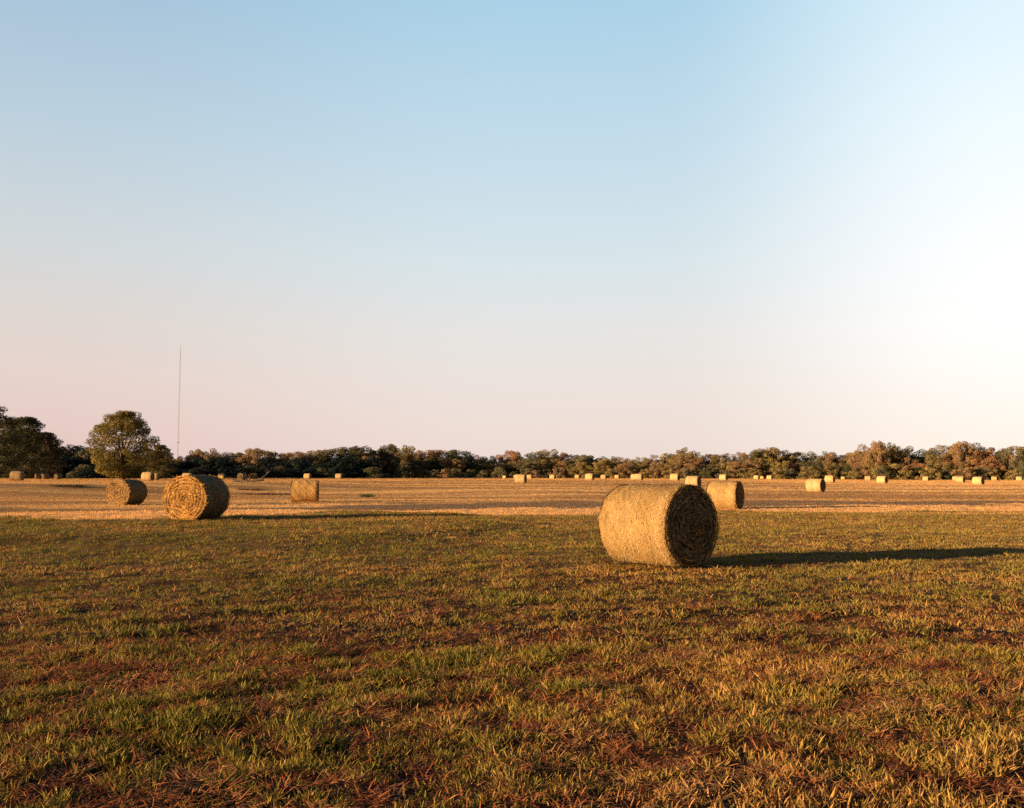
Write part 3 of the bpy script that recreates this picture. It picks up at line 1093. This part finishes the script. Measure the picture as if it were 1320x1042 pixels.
def wood(row, step, hfac, depth_off, x0=-30, x1=1352):
    px = x0
    while px < x1:
        x = px + rt.uniform(-0.25, 0.25) * step
        px += step * rt.uniform(0.85, 1.15)
        Yt = float(np.interp(x, DX, DY)) + depth_off + rt.uniform(-6, 6)
        X_ = (x - CX) / F * Yt
        zt = gz_at(X_, Yt)
        yt = float(np.interp(x, PX, PY))
        if row == 'back':
            yt = float(np.max([yt, np.interp(x - 3, PX, PY)])) + rt.choice([-0.5, 0.3, 1, 2])
        H = (HOR - yt) * Yt / F + EYE - zt
        H *= 1 if row == 'back' else rt.uniform(*hfac)
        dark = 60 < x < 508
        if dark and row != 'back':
            kind, colr = 'cedar', rt.choice([CEDAR, CEDAR, CEDAR, DGREEN])  # cedars' own dark green, with the wood's shade put into it too
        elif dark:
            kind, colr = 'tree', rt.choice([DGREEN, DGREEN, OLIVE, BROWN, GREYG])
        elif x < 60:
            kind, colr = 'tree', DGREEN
        elif row == 'shrub':
            kind, colr = 'shrub', rt.choice([BROWN, OLIVE, GREYG, DGREEN, YEL])
        else:
            wts = [(OLIVE, 3), (BROWN, 4), (RUST, 1), (YEL, 2), (GREYG, 2), (DGREEN, 2)]
            if 510 < x < 640:
                wts += [(DGREEN, 5)]
            kind, colr = 'tree', rt.choice([c_ for c_, w_ in wts for _ in range(w_)])
        ps = protos[kind]
        H0 = {'tree': 11.0, 'shrub': 5.0, 'cedar': 10.0}[kind]
        s = H / H0
        wx = s * rt.uniform(0.95, 1.25) if kind != 'shrub' else max(s, 0.6) * rt.uniform(0.95, 1.3)
        if kind != 'shrub' and wx < 0.75:
            wx = 0.75
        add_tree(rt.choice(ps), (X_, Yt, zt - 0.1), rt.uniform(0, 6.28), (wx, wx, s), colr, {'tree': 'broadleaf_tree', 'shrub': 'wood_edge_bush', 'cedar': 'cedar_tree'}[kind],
                 wood_label(x, row, colr), {'tree': 'tree', 'shrub': 'bush', 'cedar': 'tree'}[kind], 'trees along the far edge of the field')


wood('back', 19, None, 16)
for (px, ytop, wpx, Yt, colr, lab) in [
        (1129, 568.5, 30, 352, BROWN, 'left one of the two taller crowns above the right-hand wood'),
        (1152, 570, 30, 356, OLIVE, 'right one of the two taller crowns above the right-hand wood'),
        (884, 576.5, 34, 388, OLIVE, 'taller tree of the wood directly above the largest bale'),
        (1236, 569, 40, 350, BROWN, 'broad tall brown tree of the wood near the right edge'),
        (500, 572.5, 34, 320, DGREEN, 'tallest dark tree where the shaded and the sunlit wood meet')]:
    X_ = (px - CX) / F * Yt
    zt = gz_at(X_, Yt)
    s_ = ((HOR - ytop) * Yt / F + EYE - zt) / 11.0
    w_ = wpx * Yt / F / 12.0
    add_tree(protos['tree'][(px // 3) % 6], (X_, Yt, zt - 0.1), px * 0.7, (w_, w_, s_), colr, 'broadleaf_tree', lab, 'tree', 'trees along the far edge of the field')
wood('front', 19, (0.55, 0.82), 4)
wood('shrub', 14, (0.30, 0.50), -5)

# ------------------------------------------------------------------ radio mast far beyond the trees
M_mast, nt = new_mat('mast_paint')
p = nd(nt, 'ShaderNodeBsdfPrincipled')
tcn = nd(nt, 'ShaderNodeTexCoord')
sp = nd(nt, 'ShaderNodeSeparateXYZ')
nt.links.new(tcn.outputs['Object'], sp.inputs[0])
mm = nd(nt, 'ShaderNodeMath', operation='PINGPONG')
nt.links.new(sp.outputs[2], mm.inputs[0])
mm.inputs[1].default_value = 30.0
nt.links.new(ramp(nt, mm.outputs[0], [(0.0, (0.26, 0.09, 0.08)), (0.49, (0.26, 0.09, 0.08)), (0.51, (0.30, 0.22, 0.22)), (1.0, (0.30, 0.22, 0.22))]), p.inputs['Base Color'])
p.inputs['Roughness'].default_value = 0.6
o = nd(nt, 'ShaderNodeOutputMaterial')
nt.links.new(p.outputs[0], o.inputs[0])
Ym = 1500.0
Xm = (229.6 - CX) / F * Ym
mast = empty('radio_mast', (Xm, Ym, gz_at(Xm, Ym)))
tag(mast, 'thin reddish radio mast rising above the trees right of the lone tree', 'mast')
Hm = (HOR - 443) * Ym / F + 1
parts = []
rw = 0.85
legs = [(rw * math.cos(t_), rw * math.sin(t_)) for t_ in (0.5, 2.6, 4.7)]
for lx, ly in legs:
    parts.append(tube([(lx, ly, 0), (lx, ly, Hm * 0.93)], [0.13, 0.11], 6))
zc = 0.0
k = 0
while zc < Hm * 0.93 - 3:
    for i in range(3):
        (ax, ay), (bx, by) = legs[i], legs[(i + 1) % 3]
        if k % 2:
            ax, ay, bx, by = bx, by, ax, ay
        parts.append(tube([(ax, ay, zc), (bx, by, zc + 3)], [0.07, 0.07], 4))
    zc += 3
    k += 1
V, Q = merge(parts)
link('lattice', np_mesh('lattice', V, Q, [M_mast]), mast)
V, Q = merge([tube([(0, 0, Hm * 0.93 - 1), (0, 0, Hm)], [0.35, 0.12], 8)])
link('antenna', np_mesh('antenna', V, Q, [M_mast]), mast)
V, Q = merge([tube([(2.2 * math.cos(t_), 2.2 * math.sin(t_), 54), (2.2 * math.cos(t_ + 1.05), 2.2 * math.sin(t_ + 1.05), 54)], [0.3, 0.3], 6) for t_ in np.arange(0, 6.28, 1.0472)] +
             [tube([(0, 0, 54), (2.2 * math.cos(t_), 2.2 * math.sin(t_), 54)], [0.15, 0.15], 4) for t_ in np.arange(0, 6.28, 1.0472)])
link('platform', np_mesh('platform', V, Q, [M_mast]), mast)

# ------------------------------------------------------------------ fallen branch and weeds
bx_, by_, bz0 = ground_at(318, 622)
rb = random.Random(3)
parts = []


def grow(p, dr, ln, r0, depth):
    pts = [p]
    q_ = Vector(p)
    dr = Vector(dr)
    for _ in range(4):
        dr = (dr + Vector((rb.uniform(-.25, .25), rb.uniform(-.25, .25), rb.uniform(-.12, .1)))).normalized()
        q_ = q_ + dr * ln / 4
        q_.z = max(q_.z, 0.03)
        pts.append(tuple(q_))
    parts.append(tube(pts, [r0, r0 * .85, r0 * .7, r0 * .5, r0 * .25], 6))
    if depth:
        for _ in range(3):
            b0 = Vector(pts[rb.choice([1, 2, 3])])
            nd_ = (dr + Vector((rb.uniform(-1, 1), rb.uniform(-1, 1), rb.uniform(0, .8)))).normalized()
            grow(tuple(b0), nd_, ln * rb.uniform(.4, .65), r0 * .55, depth - 1)


grow((2.0, 0, 0.3), (-1, -.1, -.05), 3.6, 0.16, 3)
grow((1.2, 0.2, 0.2), (0.9, -.3, .35), 1.6, 0.09, 2)
V, Q = merge(parts)
br = link('fallen_branch', np_mesh('fallen_branch', V, Q, [M_bark], None, True))
br.location = (bx_, by_, bz0)
tag(br, 'dark fallen branch lying on the stubble in front of the shaded bales', 'branch')


def weed(px, py, w, h, colr, lab, seed, nm='weed_clump'):
    X_, Y_, z_ = ground_at(px, py)
    V, Q, T = blade_clump(seed, int(260), 0.5, 0.5, 1.0, 0.03, 0.35, seg=3)
    V = V * np.array([w, w * 0.7, h])
    m_, nt_ = new_mat(nm)
    t_ = attr(nt_, 'tone')
    leafy(nt_, ramp(nt_, t_.outputs['Fac'], [(0, tuple(v * .5 for v in colr)), (1, tuple(min(v * 1.3, .9) for v in colr))]), 0.25)
    ob = link(nm, np_mesh(nm, V, Q, [m_], {'tone': T}))
    ob.location = (X_, Y_, z_ - 0.02)
    tag(ob, lab, 'weeds')


weed(473, 641, 0.9, 0.42, (0.10, 0.12, 0.035), 'small green weed clump on the stubble right of the side-on middle bale', 5)
weed(345, 638, 3.2, 0.28, (0.30, 0.18, 0.09), 'low brown weed patch left of the side-on middle bale', 6)
weed(322, 632, 2.0, 0.25, (0.22, 0.13, 0.07), 'smaller brown weed patch just below the fallen branch', 9)
weed(88, 627.5, 2.6, 0.30, (0.12, 0.10, 0.045), 'low dark weed patch at far left in front of the dull bales', 8)

# straw tuft that sticks out of the second-left bale
V, Q, T = blade_clump(77, 26, 0.05, 0.18, 0.36, 0.014, 0.5, seg=3)
tf = link('straw_tuft', np_mesh('straw_tuft', V, Q, [M_hay], {'tone': T * 0.3 + 0.7}), hand[2])
tf.location = (-0.82, 0.45, 1.12)
tf.rotation_euler = (0.6, -1.2, 0)

# ------------------------------------------------------------------ trees just outside the picture whose shade falls into it

T_out = [tree_mesh(311 + 9 * i, 8.6, 5.5, 1.0, 0.16, 0.32, 50, 'egg', (0.14, 0.24)) for i in range(2)]
for k, (X_, Y_, s_, lab) in enumerate([
        (-61.0, 1.6, 1.0, 'tree outside the left edge, its shade lying across the grass behind the foreground'),
        (-61.0, -17.0, 1.0, 'tree outside the left edge, its broken shade reaching the near left grass'),
        (-63.5, -21.5, 0.98, 'tree outside the left edge, standing behind the one nearest the camera'),
        (-58.5, -19.6, 0.95, 'smallest tree outside the left edge, between two others')]):
    add_tree(T_out[k % 2], (X_, Y_, gz_at(X_, Y_) - 0.05), 1.3 * k, (s_, s_, s_), OLIVE, 'shade_tree', lab, 'tree', 'trees left of the view')

# orange straw hanging from the core of the nearest bale's dark end
V, Q, T = blade_clump(78, 34, 0.04, 0.08, 0.20, 0.011, 0.8, seg=3)
tf = link('core_straw', np_mesh('core_straw', V, Q, [M_hay], {'tone': T * 0.3 + 0.6}), hand[0])
tf.location = (1.52 / 2 + 0.0, 0.06, 0.58)
tf.rotation_euler = (0.3, 2.0, 0)
tf.color = (1.8, 1.0, 0.5, 1)

# the depth of the wood behind its edge: undergrowth nobody could count
rw_ = np.random.default_rng(99)
n = 60000
px_ = rw_.uniform(-60, 1380, n)
Yw = np.interp(px_, DX, DY) + rw_.uniform(24, 44, n)
Xw = (px_ - CX) / F * Yw
zw = terrain(Xw, Yw, False)
hw = rw_.uniform(0, 1, n) * (4.2 + 2.0 * (fbm(Xw / 7, Yw / 7, 5, 2) - 0.5))
P = np.stack([Xw, Yw, zw + hw], 1)
N = rw_.normal(size=(n, 3))
N[:, 1] -= 0.8
N /= np.linalg.norm(N, axis=1, keepdims=True)
a_ = np.cross(N, rw_.normal(size=(n, 3)))
a_ /= np.linalg.norm(a_, axis=1, keepdims=True)
b2 = np.cross(N, a_)
sz = rw_.uniform(0.35, 0.8, (n, 1))
V = np.stack([P - a_ * sz * .6, P - b2 * sz * .4, P + a_ * sz * .6, P + b2 * sz * .4], 1).reshape(-1, 3)
uw = link('undergrowth', np_mesh('undergrowth', V, np.arange(4 * n).reshape(n, 4), [M_leaf], {'tone': np.repeat(rw_.uniform(0.2, 0.8, n), 4)}))
uw.color = (0.075, 0.070, 0.036, 1)
tag(uw, 'dark undergrowth filling the wood behind its front trees', 'undergrowth', kind='stuff')
